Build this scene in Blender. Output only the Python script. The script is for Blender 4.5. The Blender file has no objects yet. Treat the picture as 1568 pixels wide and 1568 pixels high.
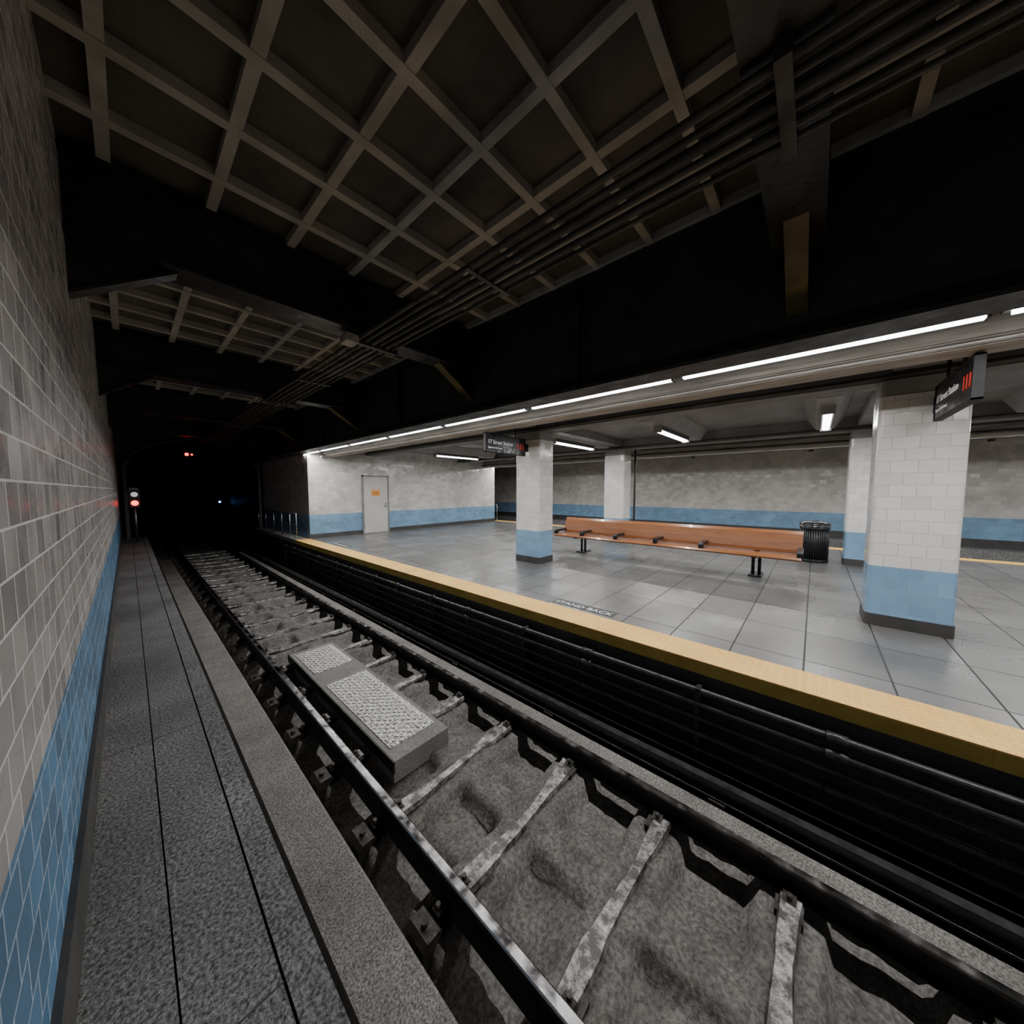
import bpy, bmesh, math, random
from mathutils import Vector, Matrix, noise
random.seed(7)
S=bpy.context.scene
MX=16.4
def link(o):
    S.collection.objects.link(o); return o
# ---------------------------------------------------------------- materials
def newmat(n):
    m=bpy.data.materials.new(n); m.use_nodes=True
    nt=m.node_tree; b=nt.nodes['Principled BSDF']; return m,nt,b
def N(nt,t,**k):
    n=nt.nodes.new(t)
    for a,v in k.items(): setattr(n,a,v)
    return n
def mth(nt,op,a,b=None,clamp=False):
    n=nt.nodes.new('ShaderNodeMath'); n.operation=op; n.use_clamp=clamp
    for i,v in enumerate((a,b)):
        if v is None: continue
        if isinstance(v,(int,float)): n.inputs[i].default_value=v
        else: nt.links.new(v,n.inputs[i])
    return n.outputs[0]
def mixc(nt,f,a,b,bt='MIX'):
    n=nt.nodes.new('ShaderNodeMix'); n.data_type='RGBA'; n.blend_type=bt
    for s,v in ((n.inputs[0],f),(n.inputs[6],a),(n.inputs[7],b)):
        if isinstance(v,(int,float)): s.default_value=v
        elif isinstance(v,tuple): s.default_value=(*v,1)
        else: nt.links.new(v,s)
    return n.outputs[2]
def noi(nt,vec,sc,det=4,rough=.55):
    n=N(nt,'ShaderNodeTexNoise'); n.inputs['Scale'].default_value=sc; n.inputs['Detail'].default_value=det
    n.inputs['Roughness'].default_value=rough
    nt.links.new(vec,n.inputs['Vector']); return n.outputs['Fac']
def rng(nt,v,a,b,c,d):
    n=N(nt,'ShaderNodeMapRange'); nt.links.new(v,n.inputs[0])
    for i,x in enumerate((a,b,c,d)): n.inputs[i+1].default_value=x
    return n.outputs[0]
def bump(nt,b,h,st,dist=.01):
    n=N(nt,'ShaderNodeBump'); n.inputs['Strength'].default_value=st; n.inputs['Distance'].default_value=dist
    nt.links.new(h,n.inputs['Height']); nt.links.new(n.outputs[0],b.inputs['Normal']); return n.outputs[0]
def tilt(nt,b,nrm,val,amt):
    wn=N(nt,'ShaderNodeTexWhiteNoise',noise_dimensions='1D'); nt.links.new(mth(nt,'MULTIPLY',val,917.3),wn.inputs['W'])
    a=N(nt,'ShaderNodeVectorMath',operation='SUBTRACT'); nt.links.new(wn.outputs['Color'],a.inputs[0]); a.inputs[1].default_value=(.5,.5,.5)
    s=N(nt,'ShaderNodeVectorMath',operation='SCALE'); nt.links.new(a.outputs[0],s.inputs[0]); s.inputs['Scale'].default_value=amt
    d=N(nt,'ShaderNodeVectorMath',operation='ADD'); nt.links.new(s.outputs[0],d.inputs[0]); nt.links.new(nrm,d.inputs[1])
    e=N(nt,'ShaderNodeVectorMath',operation='NORMALIZE'); nt.links.new(d.outputs[0],e.inputs[0])
    nt.links.new(e.outputs[0],b.inputs['Normal'])
def simple(name,c1,c2,sc=3,rough=.6,metal=0,bs=0,bsc=60,rv=.15,det=6,spec=None,stretch=None):
    m,nt,b=newmat(name); g=N(nt,'ShaderNodeNewGeometry'); P=g.outputs['Position']
    Q=P
    if stretch:
        mp=N(nt,'ShaderNodeMapping'); nt.links.new(P,mp.inputs[0]); mp.inputs['Scale'].default_value=stretch; Q=mp.outputs[0]
    f=rng(nt,noi(nt,Q,sc,det),.3,.7,0,1)
    nt.links.new(mixc(nt,f,c1,c2),b.inputs['Base Color'])
    r=rng(nt,noi(nt,P,sc*2.3,4),.3,.7,max(0.03,rough-rv),min(1,rough+rv)); nt.links.new(r,b.inputs['Roughness'])
    b.inputs['Metallic'].default_value=metal
    if spec is not None: b.inputs['Specular IOR Level'].default_value=spec
    if bs: bump(nt,b,noi(nt,P,bsc,4,.7),bs,.01)
    return m
def emis(name,c,s):
    m,nt,b=newmat(name); b.inputs['Base Color'].default_value=(*c,1)
    b.inputs['Emission Color'].default_value=(*c,1); b.inputs['Emission Strength'].default_value=s
    return m
def tilemat(name,white,blue,thr,rough,tw=.2,th=.13,grout=(.5,.5,.48),stain=.35,z0=0.0,gw=.0028,var=.78,tl=.05,wav=.35):
    m,nt,b=newmat(name); g=N(nt,'ShaderNodeNewGeometry'); P=g.outputs['Position']
    sp=N(nt,'ShaderNodeSeparateXYZ'); nt.links.new(P,sp.inputs[0])
    sn=N(nt,'ShaderNodeSeparateXYZ'); nt.links.new(g.outputs['True Normal'],sn.inputs[0])
    ax=mth(nt,'GREATER_THAN',mth(nt,'ABSOLUTE',sn.outputs[0]),.5)
    ay=mth(nt,'GREATER_THAN',mth(nt,'ABSOLUTE',sn.outputs[1]),.5)
    u=mth(nt,'ADD',mth(nt,'MULTIPLY',sp.outputs[0],ay),mth(nt,'MULTIPLY',sp.outputs[1],ax))
    cb=N(nt,'ShaderNodeCombineXYZ'); nt.links.new(u,cb.inputs[0]); nt.links.new(mth(nt,'SUBTRACT',sp.outputs[2],z0),cb.inputs[1])
    br=N(nt,'ShaderNodeTexBrick'); nt.links.new(cb.outputs[0],br.inputs['Vector'])
    br.inputs['Scale'].default_value=1; br.inputs['Brick Width'].default_value=tw; br.inputs['Row Height'].default_value=th
    br.inputs['Mortar Size'].default_value=gw; br.inputs['Mortar Smooth'].default_value=.1
    br.inputs['Color1'].default_value=(var,var,var,1); br.inputs['Color2'].default_value=(1,1,1,1); br.inputs['Mortar'].default_value=(.9,.9,.9,1)
    isb=mth(nt,'LESS_THAN',sp.outputs[2],thr)
    base=mixc(nt,isb,white,blue)
    c=mixc(nt,1.0,base,br.outputs['Color'],'MULTIPLY')
    gr=mixc(nt,isb,grout,tuple(.55*a+.45*g_ for a,g_ in zip(blue,grout)))
    c=mixc(nt,mth(nt,'MULTIPLY',br.outputs['Fac'],.85),c,gr)
    d=rng(nt,noi(nt,P,1.3,8,.65),.38,.72,1,1-stain)
    dc=N(nt,'ShaderNodeCombineColor'); 
    for i in range(3): nt.links.new(d,dc.inputs[i])
    c=mixc(nt,1.0,c,dc.outputs[0],'MULTIPLY')
    nt.links.new(c,b.inputs['Base Color'])
    cs=N(nt,'ShaderNodeSeparateColor'); nt.links.new(br.outputs['Color'],cs.inputs[0])
    r=rng(nt,noi(nt,P,5,4),.3,.7,rough-.08,rough+.1)
    r=mth(nt,'ADD',r,mth(nt,'MULTIPLY',br.outputs['Fac'],.4),True); nt.links.new(r,b.inputs['Roughness'])
    h=mth(nt,'SUBTRACT',mth(nt,'MULTIPLY',noi(nt,P,6,2),wav),mth(nt,'MULTIPLY',br.outputs['Fac'],.6))
    h=mth(nt,'ADD',h,mth(nt,'MULTIPLY',cs.outputs[0],.5))
    nr=bump(nt,b,h,.55,.008)
    tilt(nt,b,nr,cs.outputs[0],tl)
    return m
BLUE=(.225,.39,.575)
M_tw=tilemat('wall_tile',(.64,.615,.58),BLUE,.78,.2,z0=0,stain=.3,tl=.12,var=.8)
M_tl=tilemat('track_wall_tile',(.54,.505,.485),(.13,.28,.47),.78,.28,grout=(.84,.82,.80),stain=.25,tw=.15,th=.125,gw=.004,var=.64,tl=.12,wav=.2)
M_tc=tilemat('column_tile',(.72,.70,.675),BLUE,.71,.17,tw=.21,th=.135,z0=.035,stain=.15,var=.85,tl=.05,grout=(.40,.39,.37))
M_cap=simple('painted_concrete_grey',(.20,.19,.18),(.29,.28,.26),2,.5,0,.2,30)
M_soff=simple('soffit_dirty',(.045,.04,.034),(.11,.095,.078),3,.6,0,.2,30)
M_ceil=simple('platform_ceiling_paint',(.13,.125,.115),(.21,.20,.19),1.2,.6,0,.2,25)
M_dark=simple('dark_base',(.035,.035,.033),(.065,.06,.058),4,.5,0,.2)
M_black=simple('black_steel',(.018,.018,.018),(.045,.044,.042),2.5,.48,0,.9,24,.15,spec=.5)
M_beam=simple('sooty_beam',(.018,.018,.018),(.05,.048,.045),3,.36,.3,.35,35)
M_hau=simple('rusty_yellow_flange',(.05,.04,.02),(.16,.12,.05),5,.6,.0,.3)
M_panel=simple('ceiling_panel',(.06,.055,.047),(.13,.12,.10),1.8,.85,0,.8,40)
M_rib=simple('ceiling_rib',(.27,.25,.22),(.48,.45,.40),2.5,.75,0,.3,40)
M_beige=simple('beige_beam',(.20,.17,.135),(.46,.41,.35),2.2,.6,0,.3,30,stretch=(6,.6,9))
M_pipe=simple('black_pipe',(.02,.02,.02),(.05,.05,.05),6,.30,.2,.1)
M_cond=simple('conduit',(.03,.028,.025),(.09,.082,.07),4,.5,.4,.1)
M_rail=simple('rail_steel_side',(.016,.015,.014),(.05,.043,.038),7,.5,.5,.4,60)
M_railtop=simple('rail_polished_top',(.30,.29,.29),(.50,.49,.49),3,.22,1,0)
M_bolt=simple('bolt',(.025,.023,.02),(.08,.07,.062),20,.5,.6,.3)
M_blk=simple('trash_black',(.012,.013,.016),(.022,.024,.028),4,.32,.3,0)
M_chrome=simple('steel',(.3,.3,.3),(.45,.45,.45),4,.3,1,0)
M_door=simple('door_paint',(.46,.45,.43),(.54,.53,.51),1.5,.4,0,.05)
M_frame=simple('door_frame',(.16,.16,.155),(.24,.24,.23),3,.45)
M_orange=simple('orange_sign',(.75,.27,.04),(.85,.34,.07),5,.5)
M_sign=simple('sign_black',(.010,.010,.011),(.018,.018,.02),5,.3)
M_signedge=simple('sign_edge',(.012,.012,.012),(.025,.025,.025),5,.6,0,rv=.05,spec=.2)
M_wtxt=emis('sign_text_white',(.75,.75,.75),.1)
M_rtxt=emis('sign_text_red',(.6,.02,.01),.4)
M_tube=emis('lamp_tube',(.95,.98,1.0),8)
M_hous=simple('lamp_housing',(.05,.05,.05),(.09,.09,.09),5,.5)
M_red=emis('signal_red',(1,.03,.015),5)
M_redw=emis('signal_white',(.8,.8,.8),.4)
M_blu=emis('signal_blue',(.15,.4,1),4)
M_text=simple('floor_stencil',(.6,.6,.6),(.75,.75,.75),30,.6)
M_textbg=simple('floor_stencil_black',(.02,.02,.02),(.045,.045,.045),30,.6)
def concrete(name,c1,c2,sc,bs,bsc,rough=.8,spk=0.0,gc=(.65,1.3)):
    m,nt,b=newmat(name); g=N(nt,'ShaderNodeNewGeometry'); P=g.outputs['Position']
    f=rng(nt,noi(nt,P,sc,8,.6),.32,.68,0,1); c=mixc(nt,f,c1,c2)
    f2=rng(nt,noi(nt,P,bsc,3,.6),.35,.65,gc[0],gc[1])
    cc=N(nt,'ShaderNodeCombineColor')
    for i in range(3): nt.links.new(f2,cc.inputs[i])
    c=mixc(nt,1.0,c,cc.outputs[0],'MULTIPLY')
    if spk:
        f3=rng(nt,noi(nt,P,9,5,.7),.6,.72,0,spk); c=mixc(nt,f3,c,(.09,.045,.02))
    nt.links.new(c,b.inputs['Base Color'])
    nt.links.new(rng(nt,noi(nt,P,sc*3,3),.3,.7,rough-.15,rough+.1),b.inputs['Roughness'])
    bump(nt,b,noi(nt,P,bsc,5,.7),bs,.012); return m
M_walk=concrete('walkway_aggregate',(.10,.10,.10),(.22,.216,.21),1.2,1.0,70,.45,0,(.2,2.0))
M_curb=concrete('trackside_concrete',(.15,.14,.128),(.25,.235,.22),2.5,.9,80,.7,0,(.4,1.6))
M_bed=concrete('track_bed_concrete',(.10,.093,.086),(.19,.18,.167),4.5,.9,38,.75,.4,(.5,1.4))
M_slab=concrete('cover_slab_concrete',(.17,.165,.155),(.24,.23,.22),3,.6,90,.75)
def dplate():
    m,nt,b=newmat('diamond_plate_worn'); g=N(nt,'ShaderNodeNewGeometry'); P=g.outputs['Position']
    c=mixc(nt,rng(nt,noi(nt,P,35,4,.7),.45,.55,0,1),(.20,.19,.18),(.62,.62,.61))
    c=mixc(nt,rng(nt,noi(nt,P,22,4,.7),.58,.64,0,.8),c,(.2,.09,.04))
    nt.links.new(c,b.inputs['Base Color']); b.inputs['Roughness'].default_value=.5; b.inputs['Metallic'].default_value=.3
    return m
M_dp=dplate()
def straps():
    m,nt,b=newmat('steel_tie_worn'); g=N(nt,'ShaderNodeNewGeometry'); P=g.outputs['Position']
    c=mixc(nt,rng(nt,noi(nt,P,9,6,.75),.44,.66,0,1),(.06,.056,.052),(.42,.41,.40))
    nt.links.new(c,b.inputs['Base Color']); b.inputs['Roughness'].default_value=.4; b.inputs['Metallic'].default_value=.5
    bump(nt,b,noi(nt,P,25,4,.7),.5,.01); return m
M_strap=straps()
def floormat():
    m,nt,b=newmat('platform_stone'); g=N(nt,'ShaderNodeNewGeometry'); P=g.outputs['Position']
    mp=N(nt,'ShaderNodeMapping'); nt.links.new(P,mp.inputs[0]); mp.inputs['Location'].default_value=(.15,.55,0)
    br=N(nt,'ShaderNodeTexBrick'); nt.links.new(mp.outputs[0],br.inputs['Vector'])
    br.offset=0.0
    br.inputs['Scale'].default_value=1; br.inputs['Brick Width'].default_value=.86; br.inputs['Row Height'].default_value=.56
    br.inputs['Mortar Size'].default_value=.0075; br.inputs['Mortar Smooth'].default_value=.15
    br.inputs['Color1'].default_value=(.68,.68,.68,1); br.inputs['Color2'].default_value=(1,1,1,1); br.inputs['Mortar'].default_value=(.05,.05,.05,1)
    f=rng(nt,noi(nt,P,1.0,9,.62),.3,.7,0,1)
    c=mixc(nt,f,(.115,.112,.110),(.18,.176,.172))
    c=mixc(nt,rng(nt,noi(nt,P,4,7,.7),.55,.75,0,.35),c,(.07,.068,.066))
    c=mixc(nt,1.0,c,br.outputs['Color'],'MULTIPLY'); nt.links.new(c,b.inputs['Base Color'])
    r=rng(nt,noi(nt,P,1.6,7,.6),.3,.7,.20,.40); cs=N(nt,'ShaderNodeSeparateColor'); nt.links.new(br.outputs['Color'],cs.inputs[0])
    r=mth(nt,'ADD',r,mth(nt,'MULTIPLY',mth(nt,'SUBTRACT',.86,cs.outputs[0]),.4),True)
    nt.links.new(r,b.inputs['Roughness'])
    h=mth(nt,'SUBTRACT',mth(nt,'MULTIPLY',noi(nt,P,8,4),.4),mth(nt,'MULTIPLY',br.outputs['Fac'],.9))
    nr=bump(nt,b,h,.3,.006); tilt(nt,b,nr,cs.outputs[0],.016); return m
M_floor=floormat()
def yellow():
    m,nt,b=newmat('tactile_yellow'); g=N(nt,'ShaderNodeNewGeometry'); P=g.outputs['Position']
    f=rng(nt,noi(nt,P,2,7,.6),.3,.7,0,1); c=mixc(nt,f,(.66,.38,.09),(.80,.50,.145))
    nt.links.new(c,b.inputs['Base Color']); b.inputs['Roughness'].default_value=.55
    v=N(nt,'ShaderNodeTexVoronoi'); v.inputs['Scale'].default_value=16; v.inputs['Randomness'].default_value=0.0
    nt.links.new(P,v.inputs['Vector']); h=rng(nt,v.outputs['Distance'],.15,.42,1,0)
    bump(nt,b,h,.7,.012); return m
M_yel=yellow()
M_yelf=simple('yellow_edge_face',(.36,.25,.04),(.50,.36,.07),4,.6,0,.2)
def wood():
    m,nt,b=newmat('bench_wood'); g=N(nt,'ShaderNodeNewGeometry'); P=g.outputs['Position']
    mp=N(nt,'ShaderNodeMapping'); nt.links.new(P,mp.inputs[0]); mp.inputs['Scale'].default_value=(14,1.2,14)
    f=rng(nt,noi(nt,mp.outputs[0],2,6,.6),.3,.7,0,1); nt.links.new(mixc(nt,f,(.225,.085,.034),(.35,.145,.06)),b.inputs['Base Color'])
    b.inputs['Roughness'].default_value=.28; b.inputs['Coat Weight'].default_value=.3; return m
M_wood=wood()
# ---------------------------------------------------------------- builder
class B:
    def __init__(s,name,mir=False,parent=None):
        s.n=name; s.bm=bmesh.new(); s.mats=[]; s.mir=mir; s.p=parent
    def mi(s,m):
        if m not in s.mats: s.mats.append(m)
        return s.mats.index(m)
    def box(s,x0,x1,y0,y1,z0,z1,m):
        i=s.mi(m); v=[s.bm.verts.new((x,y,z)) for x in (x0,x1) for y in (y0,y1) for z in (z0,z1)]
        for q in ((0,1,3,2),(4,6,7,5),(0,4,5,1),(2,3,7,6),(0,2,6,4),(1,5,7,3)):
            f=s.bm.faces.new([v[k] for k in q]); f.material_index=i
        return s
    def prism(s,poly,ax,a,b,m,smooth=False):
        i=s.mi(m)
        def P(p,t):
            if ax=='x': return (t,p[0],p[1])
            if ax=='y': return (p[0],t,p[1])
            return (p[0],p[1],t)
        A=[s.bm.verts.new(P(p,a)) for p in poly]; C=[s.bm.verts.new(P(p,b)) for p in poly]
        n=len(poly); fs=[s.bm.faces.new(A),s.bm.faces.new(C[::-1])]
        for k in range(n):
            f=s.bm.faces.new((A[k],C[k],C[(k+1)%n],A[(k+1)%n])); f.smooth=smooth; fs.append(f)
        for f in fs: f.material_index=i
        return s
    def cyl(s,p0,p1,r,m,n=12,r2=None):
        i=s.mi(m); p0=Vector(p0); p1=Vector(p1); d=(p1-p0).normalized()
        u=d.orthogonal().normalized(); w=d.cross(u); r2=r if r2 is None else r2
        A=[];C=[]
        for k in range(n):
            a=2*math.pi*k/n; o=u*math.cos(a)+w*math.sin(a)
            A.append(s.bm.verts.new(p0+o*r)); C.append(s.bm.verts.new(p1+o*r2))
        f=s.bm.faces.new(A);f.material_index=i; f=s.bm.faces.new(C[::-1]); f.material_index=i
        for k in range(n):
            f=s.bm.faces.new((A[k],C[k],C[(k+1)%n],A[(k+1)%n])); f.smooth=True; f.material_index=i
        return s
    def lathe(s,prof,c,m,n=32):
        i=s.mi(m); R=[]
        for r,z in prof:
            R.append([s.bm.verts.new((c[0]+r*math.cos(2*math.pi*k/n),c[1]+r*math.sin(2*math.pi*k/n),c[2]+z)) for k in range(n)])
        for a,b in zip(R,R[1:]):
            for k in range(n):
                f=s.bm.faces.new((a[k],a[(k+1)%n],b[(k+1)%n],b[k])); f.smooth=True; f.material_index=i
        for r_ in (R[0],R[-1]):
            f=s.bm.faces.new(r_); f.material_index=i
        return s
    def done(s):
        if s.mir:
            for v in s.bm.verts: v.co.x=MX-v.co.x
        bmesh.ops.recalc_face_normals(s.bm,faces=s.bm.faces[:])
        me=bpy.data.meshes.new(s.n); s.bm.to_mesh(me); s.bm.free()
        for m in s.mats: me.materials.append(m)
        o=link(bpy.data.objects.new(s.n,me))
        if s.p: o.parent=s.p
        return o
def empty(n,loc=(0,0,0)):
    e=bpy.data.objects.new(n,None); e.empty_display_size=.2; return link(e)
def rrect(x0,x1,y0,y1,r,n=4):
    P=[]
    for cx,cy,a in ((x1-r,y1-r,0),(x0+r,y1-r,90),(x0+r,y0+r,180),(x1-r,y0+r,270)):
        for k in range(n+1):
            t=math.radians(a+90*k/n); P.append((cx+r*math.cos(t),cy+r*math.sin(t)))
    return P
def ss(v): v=max(0,min(1,v)); return v*v*(3-2*v)
Y0,YE,YP=-9.0,12.3,18.0
WX=-.21; ZW=-.10; PE=3.47
BEAMS=[.17+3.9*k for k in range(-2,5)]
# ---------------------------------------------------------------- per-side build
for mir in (False,True):
    sd='right' if mir else 'left'
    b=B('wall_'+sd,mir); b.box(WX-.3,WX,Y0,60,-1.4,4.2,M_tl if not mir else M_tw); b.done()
    b=B('baseboard_'+sd,mir); b.box(WX,WX+.02,Y0,YP,ZW,.15,M_dark); b.done()
    b=B('floor_walkway_'+sd,mir)
    b.box(WX,.028,Y0,YP,-1.3,ZW,M_walk); b.box(.034,.275,Y0,YP,-1.3,ZW,M_walk); b.box(.283,.39,Y0,YP,-1.3,ZW+.004,M_walk)
    for k in range(14): b.box(WX+.02,.28,Y0+2*k+.3,Y0+2*k+.306,ZW,ZW+.0005,M_dark)
    b.done()
    # track bed (displaced)
    b=B('floor_track_bed_'+sd,mir); i=b.mi(M_bed)
    st=.04 if not mir else .12
    nx=int((3.75-.39)/st); ny=int((YP+2-Y0)/st); G=[]
    for a in range(nx+1):
        row=[]
        x=.39+a*st
        for c in range(ny+1):
            y=Y0+c*st
            t=((y-1.63)/.81+.5)%1-.5; d=abs(t)*.81
            k=ss((.22-d)/.06)
            inx=ss((x-1.0)/.06)*ss((3.0-x)/.06)
            nn=noise.noise(Vector((x*2.2,y*2.2,1)))
            cen=ss((x-1.40)/.10)*ss((2.54+.12*nn-x)/.10)
            pit=.15*ss((d-.14-.05*nn)/.06)*ss((abs(x-2.0)-.10+.08*nn)/.07)*(.8+.6*noise.noise(Vector((x*1.4,y*1.4,9))))
            z=-1.20+max(.145*k*inx,.155*cen*inx)-cen*pit+.024*noise.noise(Vector((x*4,y*4,3)))+.016*noise.noise(Vector((x*11,y*11,7)))
            z=min(z,-1.028)
            row.append(b.bm.verts.new((x,y,z)))
        G.append(row)
    for a in range(nx):
        for c in range(ny):
            f=b.bm.faces.new((G[a][c],G[a+1][c],G[a+1][c+1],G[a][c+1])); f.smooth=True; f.material_index=i
    b.done()
    b=B('floor_tunnel_'+sd,mir); b.box(WX,3.9,YP+1.9,60,-1.5,-1.17,M_bed); b.done()
    b=B('floor_trackside_curb_'+sd,mir)
    b.prism([(.625,-1.2),(.625,-.99),(.93,-.99),(.95,-1.01),(.95,-1.2)],'y',Y0,YP,M_curb)
    b.box(.39,.625,Y0,YP,-1.2,-1.15,M_black)
    b.prism([(2.90,-1.2),(2.90,-1.0),(2.91,-.99),(3.07,-.99),(3.08,-1.0),(3.08,-1.2)],'y',Y0,YP,M_curb)
    b.box(3.08,3.75,Y0,YP,-1.2,-1.10,M_black)
    b.done()
    e=empty('railway_track')
    b=B('rails',mir,e)
    for rx in (1.255,2.755):
        z=-1.01
        prof=[(-.07,0),(.07,0),(.07,.012),(.012,.03),(.012,.105),(.036,.118),(.036,.138),(.030,.145)]
        prof+= [(-.030,.145),(-.036,.138),(-.036,.118),(-.012,.105),(-.012,.03),(-.07,.012)]
        b.prism([(rx+p[0],z+p[1]) for p in prof],'y',Y0,58,M_rail)
        b.prism([(rx-.032,z+.145),(rx+.032,z+.145),(rx+.024,z+.151),(rx-.024,z+.151)],'y',Y0,58,M_railtop)
    b.done()
    b=B('steel_ties',mir,e); k=-13
    while True:
        y=1.63+.81*k; k+=1
        if y>19: break
        n=14; i=b.mi(M_strap); prev=None
        w=.055+.01*random.random(); sk=random.uniform(-.05,.05)
        for q in range(n+1):
            x=1.33+(2.68-1.33)*q/n; t=q/n
            z=-1.0-.022*math.sin(math.pi*t)+.004*math.sin(9*t+k)
            yy=y+sk*(t-.5)+.012*math.sin(5*t+2*k)
            ww=w*(1+.2*math.sin(7*t+k))*(.85 if 3<q<11 else 1.1)
            ring=[b.bm.verts.new(p) for p in ((x,yy-ww,z-.02),(x,yy+ww,z-.02),(x,yy+ww*.8,z+.012),(x,yy-ww*.8,z+.012))]
            if prev:
                for a in range(4):
                    f=b.bm.faces.new((prev[a],prev[(a+1)%4],ring[(a+1)%4],ring[a])); f.material_index=i
            prev=ring
        for rx,sg in ((1.255,1),(2.755,-1)):
            b.box(rx-.19,rx+.19,y-.07,y+.07,-1.06,-1.012,M_bolt)
            for s2 in (-1,1):
                b.prism([(rx+s2*.045,-1.0),(rx+s2*.13,-1.012),(rx+s2*.13,-.985),(rx+s2*.09,-.965),(rx+s2*.04,-.975)],'y',y-.035,y+.035,M_bolt)
                b.cyl((rx+s2*.105,y,-1.0),(rx+s2*.105,y,-.945),.016,M_bolt,6)
        b.prism([(.98,-1.2),(.98,-1.02),(1.01,-.99),(1.10,-.99),(1.13,-1.03),(1.13,-1.2)],'y',y-.09,y+.09,M_bolt)
        b.cyl((1.05,y,-.99),(1.05,y,-.965),.02,M_bolt,6)
    b.done()
    b=B('third_rail',mir)
    b.prism([(3.12,-.98),(3.24,-.98),(3.24,-.96),(3.19,-.94),(3.19,-.89),(3.215,-.88),(3.215,-.85),(3.145,-.85),(3.145,-.88),(3.17,-.89),(3.17,-.94),(3.12,-.96)],'y',Y0,YP,M_pipe)
    for k in range(16):
        y=Y0+1+1.7*k; b.box(3.10,3.26,y-.06,y+.06,-1.10,-.98,M_rail)
    b.done()
    b=B('trim_utility_pipes',mir)
    for x,z,r in ((3.385,-.235,.03),(3.355,-.345,.03),(3.35,-.47,.022),(3.33,-.60,.03),(3.32,-.74,.02)):
        b.cyl((x,Y0,z),(x,YP,z),r,M_pipe,12)
    for k in range(14):
        y=Y0+.6+2.05*k
        for x,z in ((3.385,-.235),(3.355,-.345),(3.33,-.60)): b.cyl((x,y-.06,z),(x,y+.06,z),.040,M_pipe,12)
        b.box(3.34,3.48,y+.9,y+.94,-1.12,-.2,M_rail)
    b.box(3.30,3.48,Y0,YP,-1.12,-.90,M_pipe); b.box(3.28,3.48,Y0,YP,-.90,-.87,M_rail)
    b.done()
    b=B('wall_platform_face_'+sd,mir); b.box(3.48,3.95,Y0,YP,-1.3,-.12,M_black); b.done()
    b=B('trim_tactile_edge_'+sd,mir)
    b.box(PE+.004,3.88,Y0,YE+.05,-.12,-.006,M_yelf); b.box(PE,3.88,Y0,YE+.05,-.006,.006,M_yel); 
    for k in range(24): b.box(PE-.0005,3.8805,Y0+.9*k,Y0+.9*k+.004,-.1,.0065,M_yelf)
    b.done()
    b=B('floor_service_ledge_'+sd,mir); b.box(PE,3.9,YE+.05,YP,-.12,0,M_walk); b.done()
    b=B('platform_railing',mir)
    for y in (12.45,13.1,14.0,15.0,16.1,17.2):
        b.cyl((3.56,y,0),(3.56,y,.85),.018,M_chrome,8); b.cyl((3.56,y,0),(3.56,y,.02),.05,M_chrome,8)
    for z in (.84,.45): b.cyl((3.56,12.45,z),(3.56,17.6,z),.008,M_cond,8)
    b.done()
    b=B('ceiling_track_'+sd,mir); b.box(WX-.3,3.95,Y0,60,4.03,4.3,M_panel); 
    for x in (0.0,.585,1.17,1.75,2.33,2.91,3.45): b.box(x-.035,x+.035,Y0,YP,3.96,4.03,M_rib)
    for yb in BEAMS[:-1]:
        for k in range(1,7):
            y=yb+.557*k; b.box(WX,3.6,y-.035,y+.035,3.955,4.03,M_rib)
    b.done()
    for yb in BEAMS:
        b=B('ceiling_beam',mir)
        b.box(WX,3.6,yb-.02,yb+.02,3.40,4.03,M_beam); b.box(WX,3.6,yb-.15,yb+.15,3.385,3.415,M_beam); b.box(WX,3.6,yb-.15,yb+.15,3.94,3.96,M_beam)
        for x0,x1,xo in ((3.6,2.98,1),(WX,.36,0)):
            b.prism([(x0,3.40),(x1,3.40),(x0,2.99)],'y',yb-.015,yb+.015,M_beam)
            b.prism([(x0,2.99),(x1,3.375),(x1,3.40),(x0,3.015)],'y',yb-.065,yb+.065,M_hau if xo else M_beam)
        b.done()
    b=B('ceiling_girder_'+sd,mir)
    b.box(3.60,3.66,Y0,YP,2.76,4.03,M_black); b.box(3.46,3.78,Y0,YP,2.74,2.775,M_black); b.box(3.46,3.78,Y0,YP,3.93,3.97,M_black)
    b.prism([(3.60,2.775),(3.52,2.775),(3.60,2.92)],'y',Y0,YP,M_black)
    for yb in BEAMS:
        b.box(3.50,3.6,yb+1.95-.012,yb+1.95+.012,2.775,3.93,M_black)
    b.done()
    b=B('ceiling_conduits_'+sd,mir)
    for k in range(6):
        x=1.86+.085*k; r=(.022,.018,.028,.018,.024,.016)[k]
        b.cyl((x,Y0,3.345),(x,YP,3.345),r,M_cond,10)
    for yb in BEAMS:
        b.box(1.8,2.36,yb-.03,yb+.03,3.305,3.385,M_cond)
    for yy in (2.1,6.1,9.9):
        b.box(1.83,2.32,yy-.02,yy+.02,3.31,3.32,M_cond)
    b.box(1.70,1.84,4.07-.10,4.07+.08,3.27,3.36,M_beige)
    b.done()
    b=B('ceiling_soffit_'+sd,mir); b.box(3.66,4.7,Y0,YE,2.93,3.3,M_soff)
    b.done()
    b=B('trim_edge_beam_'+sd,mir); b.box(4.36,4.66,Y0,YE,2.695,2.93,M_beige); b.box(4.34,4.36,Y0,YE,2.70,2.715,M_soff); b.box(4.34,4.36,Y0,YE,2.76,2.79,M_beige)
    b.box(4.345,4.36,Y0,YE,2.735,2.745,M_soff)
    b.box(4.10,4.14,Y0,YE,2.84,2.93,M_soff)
    b.cyl((4.75,Y0,2.78),(4.75,YE,2.78),.03,M_cond,10)
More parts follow.
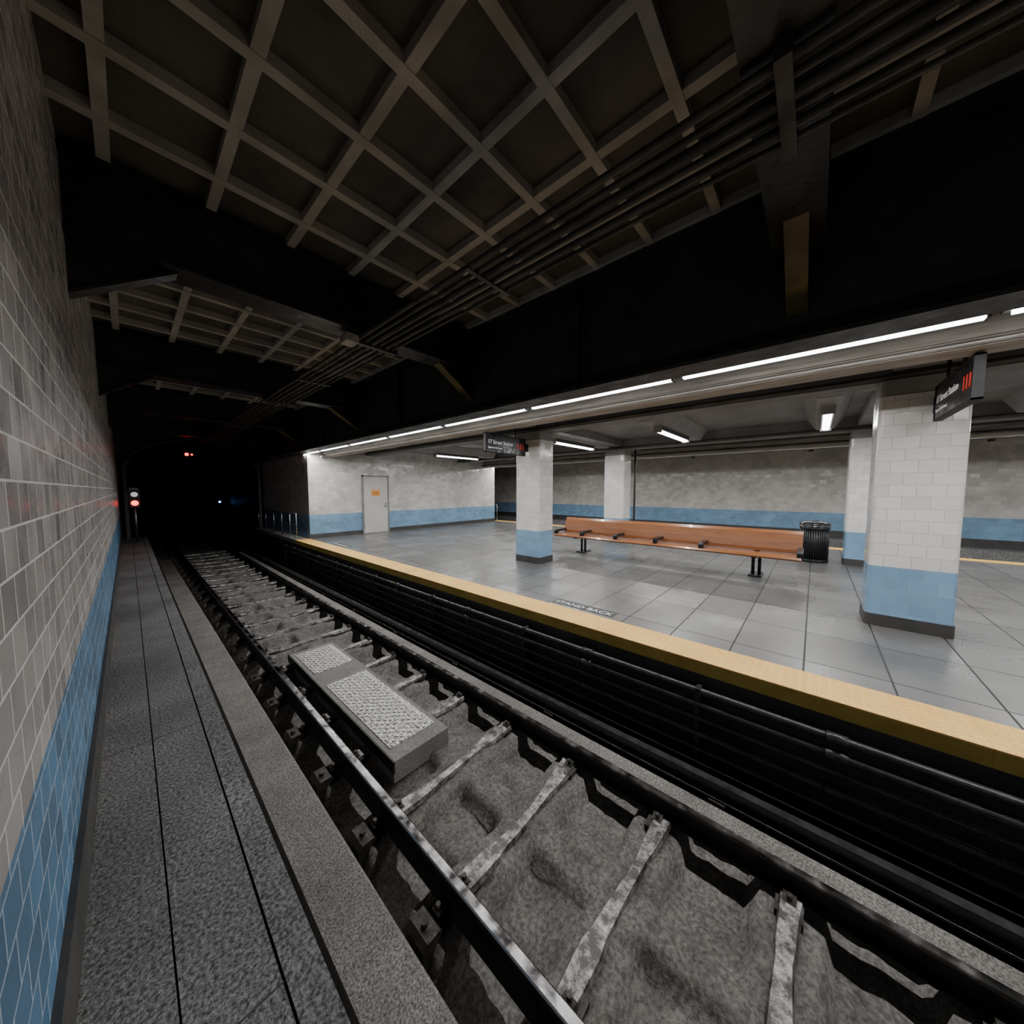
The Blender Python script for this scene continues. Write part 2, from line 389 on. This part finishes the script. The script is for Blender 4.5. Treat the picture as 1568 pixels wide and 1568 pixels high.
    for k in range(10):
        y=Y0+.14+2*k+.0
        b.box(3.84,4.36,y-.04,y+.04,2.89,2.93,M_soff)
    b.done()
    e=empty('platform_edge_strip_light')
    b=B('housing',mir,e); b2=B('tubes',mir,e)
    y=-.86-8
    while y<YE-1:
        y1=min(y+1.97,YE-.04)
        b.box(3.84,4.0,y+.03,y1,2.785,2.885,M_hous)
        b.box(3.87,3.96,y+.03,y+.05,2.75,2.785,M_hous)
        b2.prism([(3.885,2.785),(3.945,2.785),(3.94,2.755),(3.89,2.755)],'y',y+.05,y1-.03,M_tube)
        L=bpy.data.lights.new('strip_lamp','AREA'); L.shape='RECTANGLE'; L.size=.05; L.size_y=1.86; L.energy=32; L.color=(1,.99,.97)
        o=link(bpy.data.objects.new('strip_lamp',L)); o.location=((MX-3.915) if mir else 3.915,(y+.05+y1-.03)/2,2.752); o.parent=e
        y+=2
    b.done(); b2.done()
    for yc in (-6.395,-.845,4.705):
        b=B('tiled_column',mir)
        b.prism(rrect(5.80,6.32,yc-.335,yc+.335,.045),'z',0.0,2.66,M_tc)
        b.prism(rrect(5.79,6.33,yc-.345,yc+.345,.05),'z',0.0,.14,M_dark)
        b.prism(rrect(5.81,6.31,yc-.325,yc+.325,.045),'z',2.66,2.84,M_cap)
        b.done()
    b=B('ceiling_column_beam_'+sd,mir); b.box(5.86,6.26,Y0,YE,2.84,3.2,M_ceil)
    for z,x in ((2.88,5.80),(2.88,6.32)): b.cyl((x,Y0,z),(x,YE,z),.025,M_cond,8)
    b.done()
# ---------------------------------------------------------------- platform
b=B('floor_platform'); b.box(3.88,MX-3.88,Y0,YE+.3,-.3,0,M_floor); b.done()
b=B('ceiling_platform'); b.box(4.66,MX-4.66,Y0,YE+.3,3.12,3.3,M_ceil)
for yc in (-6.395,-.845,4.705,10.25): b.box(4.66,MX-4.66,yc-.25,yc+.25,2.93,3.12,M_ceil)
b.done()
for y in (-5.15,-2.6,-.1,2.42,4.95,7.42,9.9):
    b=B('ceiling_joist'); b.prism([(y-.30,3.12),(y-.14,2.88),(y+.14,2.88),(y+.30,3.12)],'x',6.5,9.9,M_cap); b.done()
    e=empty('ceiling_lamp')
    b=B('housing',False,e); b.box(7.15,9.1,y-.075,y+.075,2.80,2.88,M_hous)
    b.box(7.13,7.15,y-.08,y+.08,2.75,2.88,M_cap); b.box(9.1,9.12,y-.08,y+.08,2.75,2.88,M_cap); b.done()
    b=B('tube',False,e); b.prism([(y-.055,2.80),(y+.055,2.80),(y+.04,2.762),(y-.04,2.762)],'x',7.17,9.08,M_tube); b.done()
    L=bpy.data.lights.new('lamp_area','AREA'); L.shape='RECTANGLE'; L.size=1.88; L.size_y=.07; L.energy=38; L.color=(1,.99,.97)
    o=link(bpy.data.objects.new('lamp_area',L)); o.location=(8.12,y,2.757); o.parent=e
b=B('wall_end'); b.box(3.9,MX-3.9,YE,YE+.25,0,3.2,M_tw); b.done()
b=B('baseboard_end'); b.box(3.9,5.64,YE-.02,YE,0,.14,M_dark); b.box(6.67,MX-3.9,YE-.02,YE,0,.14,M_dark); b.done()
for mir in (False,True):
    b=B('wall_service_'+('right' if mir else 'left'),mir); b.box(3.9,4.15,YE+.25,YP,0,4.03,M_tl); b.done()
    b=B('wall_portal_'+('right' if mir else 'left'),mir); i=b.mi(M_black)
    xc=1.86; hw=1.95; zs=2.3; n=24
    arc=[(xc+hw*math.cos(math.pi*k/n),zs+1.2*math.sin(math.pi*k/n)) for k in range(n+1)]
    outer=[]
    for k in range(n+1):
        x,z=arc[k]; outer.append((4.15 if k==0 else (-.5 if k==n else x),4.1))
    for k in range(n):
        v=[b.bm.verts.new((p[0],YP,p[1])) for p in (arc[k],arc[k+1],outer[k+1],outer[k])]
        f=b.bm.faces.new(v); f.material_index=i
    b.done()
    b=B('trim_portal_ring',mir)
    for k in range(n):
        def q(p,s_): return (xc+(p[0]-xc)*s_,zs+(p[1]-zs)*s_)
        A=[q(arc[k],1.0),q(arc[k+1],1.0),q(arc[k+1],.95),q(arc[k],.95)]
        b.prism(A,'y',YP-.2,YP+.15,M_soff)
    b.box(xc-hw,xc-hw+.09,YP-.2,YP+.15,-1.2,zs,M_soff); b.box(xc+hw-.09,xc+hw,YP-.2,YP+.15,-1.2,zs,M_soff)
    b.done()
    b=B('wall_tunnel_'+('right' if mir else 'left'),mir); b.box(3.9,4.1,YP,60,-1.4,4.1,M_black); b.done()
    b=B('wall_tunnel_lining_'+('right' if mir else 'left'),mir); b.box(WX,WX+.03,YP+.2,60,-1.2,4.03,M_black); b.done()
b=B('wall_far'); b.box(-.5,MX+.5,60,60.2,-1.4,4.3,M_black); b.done()
b=B('wall_back'); b.box(-.5,MX+.5,Y0-.2,Y0,-1.4,4.3,M_tw); b.done()
# door
e=empty('door_1')
b=B('frame',False,e); x0,x1=5.69,6.62; y=YE
b.box(x0-.05,x0,y-.05,y-.001,0,2.13,M_frame); b.box(x1,x1+.05,y-.05,y-.001,0,2.13,M_frame); b.box(x0-.05,x1+.05,y-.05,y-.001,2.08,2.13,M_frame); b.done()
b=B('leaf',False,e); b.box(x0+.005,x1-.005,y-.035,y-.003,.01,2.075,M_door); b.done()
b=B('hardware',False,e); b.box(x1-.11,x1-.06,y-.043,y-.035,.93,1.12,M_chrome); b.cyl((x1-.085,y-.043,1.0),(x1-.085,y-.09,1.0),.012,M_chrome,8); b.cyl((x1-.085,y-.085,1.0),(x1-.2,y-.085,1.0),.01,M_chrome,8)
for z in (.25,1.05,1.85): b.cyl((x0+.003,y-.045,z-.05),(x0+.003,y-.045,z+.05),.012,M_chrome,8)
b.cyl((x1-.085,y-.04,1.25),(x1-.085,y-.05,1.25),.02,M_chrome,10); b.done()
b=B('notice',False,e); b.box(5.98,6.31,y-.042,y-.035,1.37,1.60,M_orange)
for k in range(3): b.box(6.02,6.27,y-.044,y-.042,1.42+.05*k,1.435+.05*k,M_textbg)
b.done()
b=B('security_camera'); b.box(4.24,4.34,YE-.02,YE,2.66,2.78,M_door); b.cyl((4.29,YE-.02,2.72),(4.29,YE-.12,2.70),.02,M_door,8); b.cyl((4.29,YE-.08,2.70),(4.29,YE-.24,2.66),.045,M_door,12); b.cyl((4.29,YE-.24,2.66),(4.29,YE-.245,2.659),.03,M_black,12); b.done()
# signs
def text(body,loc,rot,size,mat,parent,ext=.001,al='LEFT'):
    c=bpy.data.curves.new('lettering','FONT'); c.body=body; c.size=size; c.extrude=ext; c.align_x=al
    c.materials.append(mat); o=link(bpy.data.objects.new('lettering',c)); o.location=loc; o.rotation_euler=rot; o.parent=parent; return o
for yc in (4.70,-.93):
    e=empty('station_sign')
    b=B('panel',False,e); b.box(4.53,5.68,yc-.025,yc+.025,2.335,2.665,M_sign)
    b.box(4.515,4.53,yc-.03,yc+.03,2.32,2.68,M_signedge); b.box(5.68,5.695,yc-.03,yc+.03,2.32,2.68,M_signedge)
    b.box(4.515,5.695,yc-.03,yc+.03,2.665,2.68,M_signedge); b.box(4.515,5.695,yc-.03,yc+.03,2.32,2.335,M_signedge)
    for x in (4.9,5.4): b.cyl((x,yc,2.68),(x,yc,2.93),.015,M_signedge,8)
    b.box(5.695,5.80,yc-.02,yc+.02,2.42,2.58,M_signedge)
    b.done()
    for f in (1,-1):
        X=(lambda d: 4.53+d) if f==1 else (lambda d: 5.68-d)
        rot=(math.pi/2,0,0) if f==1 else (math.pi/2,0,math.pi); yy=yc-.027*f
        text('17 Street Station',(X(.05),yy,2.49),rot,.105,M_wtxt,e)
        text('Uptown & The Bronx',(X(.05),yy,2.40),rot,.045,M_wtxt,e)
        for k,t in enumerate('111'):
            text(t,(X(.88+.08*k),yy,2.44),rot,.17,M_rtxt,e)
for yc in (2.30,10.2):
    e=empty('floor_stencil_notice')
    b=B('plate',False,e); b.box(3.96,4.14,yc-.46,yc+.46,0,.003,M_textbg); b.done()
    text('STAND BACK',(3.995,yc+.43,.0035),(0,0,-math.pi/2),.14,M_text,e,.0006)
# bench
e=empty('platform_bench')
BY0,BY1=.12,5.02
def band(pts,th):
    up=[];dn=[]
    for k,(x,z) in enumerate(pts):
        a=pts[max(0,k-1)]; c=pts[min(len(pts)-1,k+1)]; d=Vector((c[0]-a[0],c[1]-a[1])).normalized(); n=Vector((-d.y,d.x))
        up.append((x+n.x*th/2,z+n.y*th/2)); dn.append((x-n.x*th/2,z-n.y*th/2))
    return up+dn[::-1]
b=B('seat',False,e); b.prism(band([(7.30,.425),(7.33,.45),(7.42,.46),(7.6,.445),(7.76,.435),(7.80,.44)],.035),'y',BY0,BY1,M_wood)
o=b.done()
b=B('backrest',False,e); b.prism(band([(7.80,.47),(7.80,.53),(7.83,.65),(7.89,.80),(7.93,.845),(7.96,.84)],.04),'y',BY0,BY1,M_wood); b.done()
b=B('armrests',False,e)
for ya in (.14,1.62,2.49,3.38,4.25,5.0):
    b.prism([(7.34,.46),(7.34,.54),(7.38,.58),(7.80,.58),(7.80,.53),(7.44,.53),(7.41,.50),(7.41,.46)],'y',ya-.04,ya+.04,M_blk)
b.done()
b=B('legs',False,e)
for yl in (.77,4.44):
    b.box(7.60,8.02,yl-.10,yl+.10,0,.025,M_blk)
    for dy in (-.05,.05): b.cyl((7.80,yl+dy,.02),(7.80,yl+dy,.40),.028,M_blk,12)
    b.prism([(7.36,.385),(7.84,.385),(7.90,.45),(7.93,.74),(7.905,.74),(7.855,.5),(7.82,.425),(7.36,.42)],'y',yl-.04,yl+.04,M_blk)
b.box(7.70,7.76,BY0+.05,BY1-.05,.375,.415,M_blk)
b.done()
# trash can
e=empty('trash_can'); c=(10.15,-.03,0)
b=B('body',False,e); b.lathe([(.20,.02),(.20,.74)],c,M_black,24)
for k in range(36):
    a=2*math.pi*k/36; r=.235
    p0=(c[0]+r*math.cos(a),c[1]+r*math.sin(a)); b.cyl((*p0,.04),(*p0,.76),.014,M_blk,6)
b.lathe([(.25,.0),(.255,.02),(.255,.06),(.25,.07),(.24,.07),(.24,.0)],c,M_blk,36)
b.lathe([(.25,.72),(.26,.73),(.26,.78),(.25,.79),(.235,.79),(.235,.72)],c,M_blk,36); b.done()
b=B('lid',False,e); b.lathe([(.265,.79),(.27,.80),(.27,.83),(.255,.86),(.215,.89),(.15,.905),(.11,.905),(.10,.87),(.10,.80)],c,M_blk,36); 
b.lathe([(.272,.795),(.276,.80),(.276,.806),(.272,.81)],c,M_chrome,36); b.done()
b=B('wall_conduit'); b.cyl((10.72,4.3,0),(10.72,4.3,3.12),.03,M_cond,10); b.done()
# cover slab with diamond plates
e=empty('track_cover_slab')
b=B('slab',False,e); b.box(1.50,2.12,2.78,5.85,-1.10,-.895,M_slab); b.box(1.49,1.505,2.77,5.86,-1.0,-.884,M_rail); b.done()
b=B('diamond_plates',False,e)
for y0,y1 in ((2.95,4.55),(4.95,5.75)):
    b.box(1.56,2.07,y0,y1,-.895,-.888,M_dp)
    d=.045; nx=int(.49/d); ny=int((y1-y0-.02)/d)
    for a in range(nx):
        for c_ in range(ny):
            x=1.58+d*a+.01; y=y0+.02+d*c_; s_=1 if (a+c_)%2 else -1
            L_=.021; w=.006; ux,uy=.707,.707*s_; 
            pts=[(x+ux*L_,y+uy*L_),(x-uy*w,y+ux*w),(x-ux*L_,y-uy*L_),(x+uy*w,y-ux*w)]
            b.prism(pts,'z',-.889,-.882,M_dp)
b.done()
# signals
e=empty('track_signal')
b=B('post',False,e); b.cyl((.14,16.6,ZW),(.14,16.6,1.3),.035,M_chrome,10); b.box(.02,.26,16.55,16.68,1.02,1.62,M_black)
b.prism([(.04,1.60),(.24,1.60),(.24,1.66),(.04,1.66)],'y',16.38,16.6,M_cap); b.done()
b=B('lens_red',False,e); b.cyl((.14,16.55,1.17),(.14,16.53,1.17),.085,M_red,16); b.done()
b=B('lens_white',False,e); b.cyl((.14,16.55,1.45),(.14,16.53,1.45),.08,M_redw,16); b.done()
e=empty('tunnel_red_signal')
b=B('bracket',False,e); b.box(1.42,1.72,17.45,17.55,2.84,2.98,M_black); b.cyl((1.57,17.5,2.98),(1.57,17.5,4.03),.015,M_black,8); b.done()
b=B('lens',False,e); b.cyl((1.52,17.45,2.91),(1.52,17.43,2.91),.055,M_red,14); b.cyl((1.66,17.45,2.91),(1.66,17.43,2.91),.03,M_red,14); b.done()
e=empty('tunnel_blue_lamp')
b=B('post',False,e); b.box(3.42,3.54,25.5,25.6,.83,1.0,M_black); b.cyl((3.48,25.55,-1.17),(3.48,25.55,.85),.03,M_black,8); b.done()
b=B('lens',False,e); b.cyl((3.48,25.5,.915),(3.48,25.46,.915),.055,M_blu,12); b.done()
# world
w=bpy.data.worlds.new('World'); S.world=w; w.use_nodes=True
w.node_tree.nodes['Background'].inputs[0].default_value=(0.02,.02,.022,1); w.node_tree.nodes['Background'].inputs[1].default_value=.3
# camera
cd=bpy.data.cameras.new('camera'); cd.sensor_width=36; cd.lens=11.98; cd.clip_start=.02; cd.clip_end=200
co=link(bpy.data.objects.new('camera',cd)); co.location=(0,0,1.6)
co.rotation_euler=(math.radians(90-3.72),0,math.radians(-48.4)); S.camera=co
S.view_settings.view_transform='AgX'; S.view_settings.look='AgX - Base Contrast'; S.view_settings.exposure=0.6
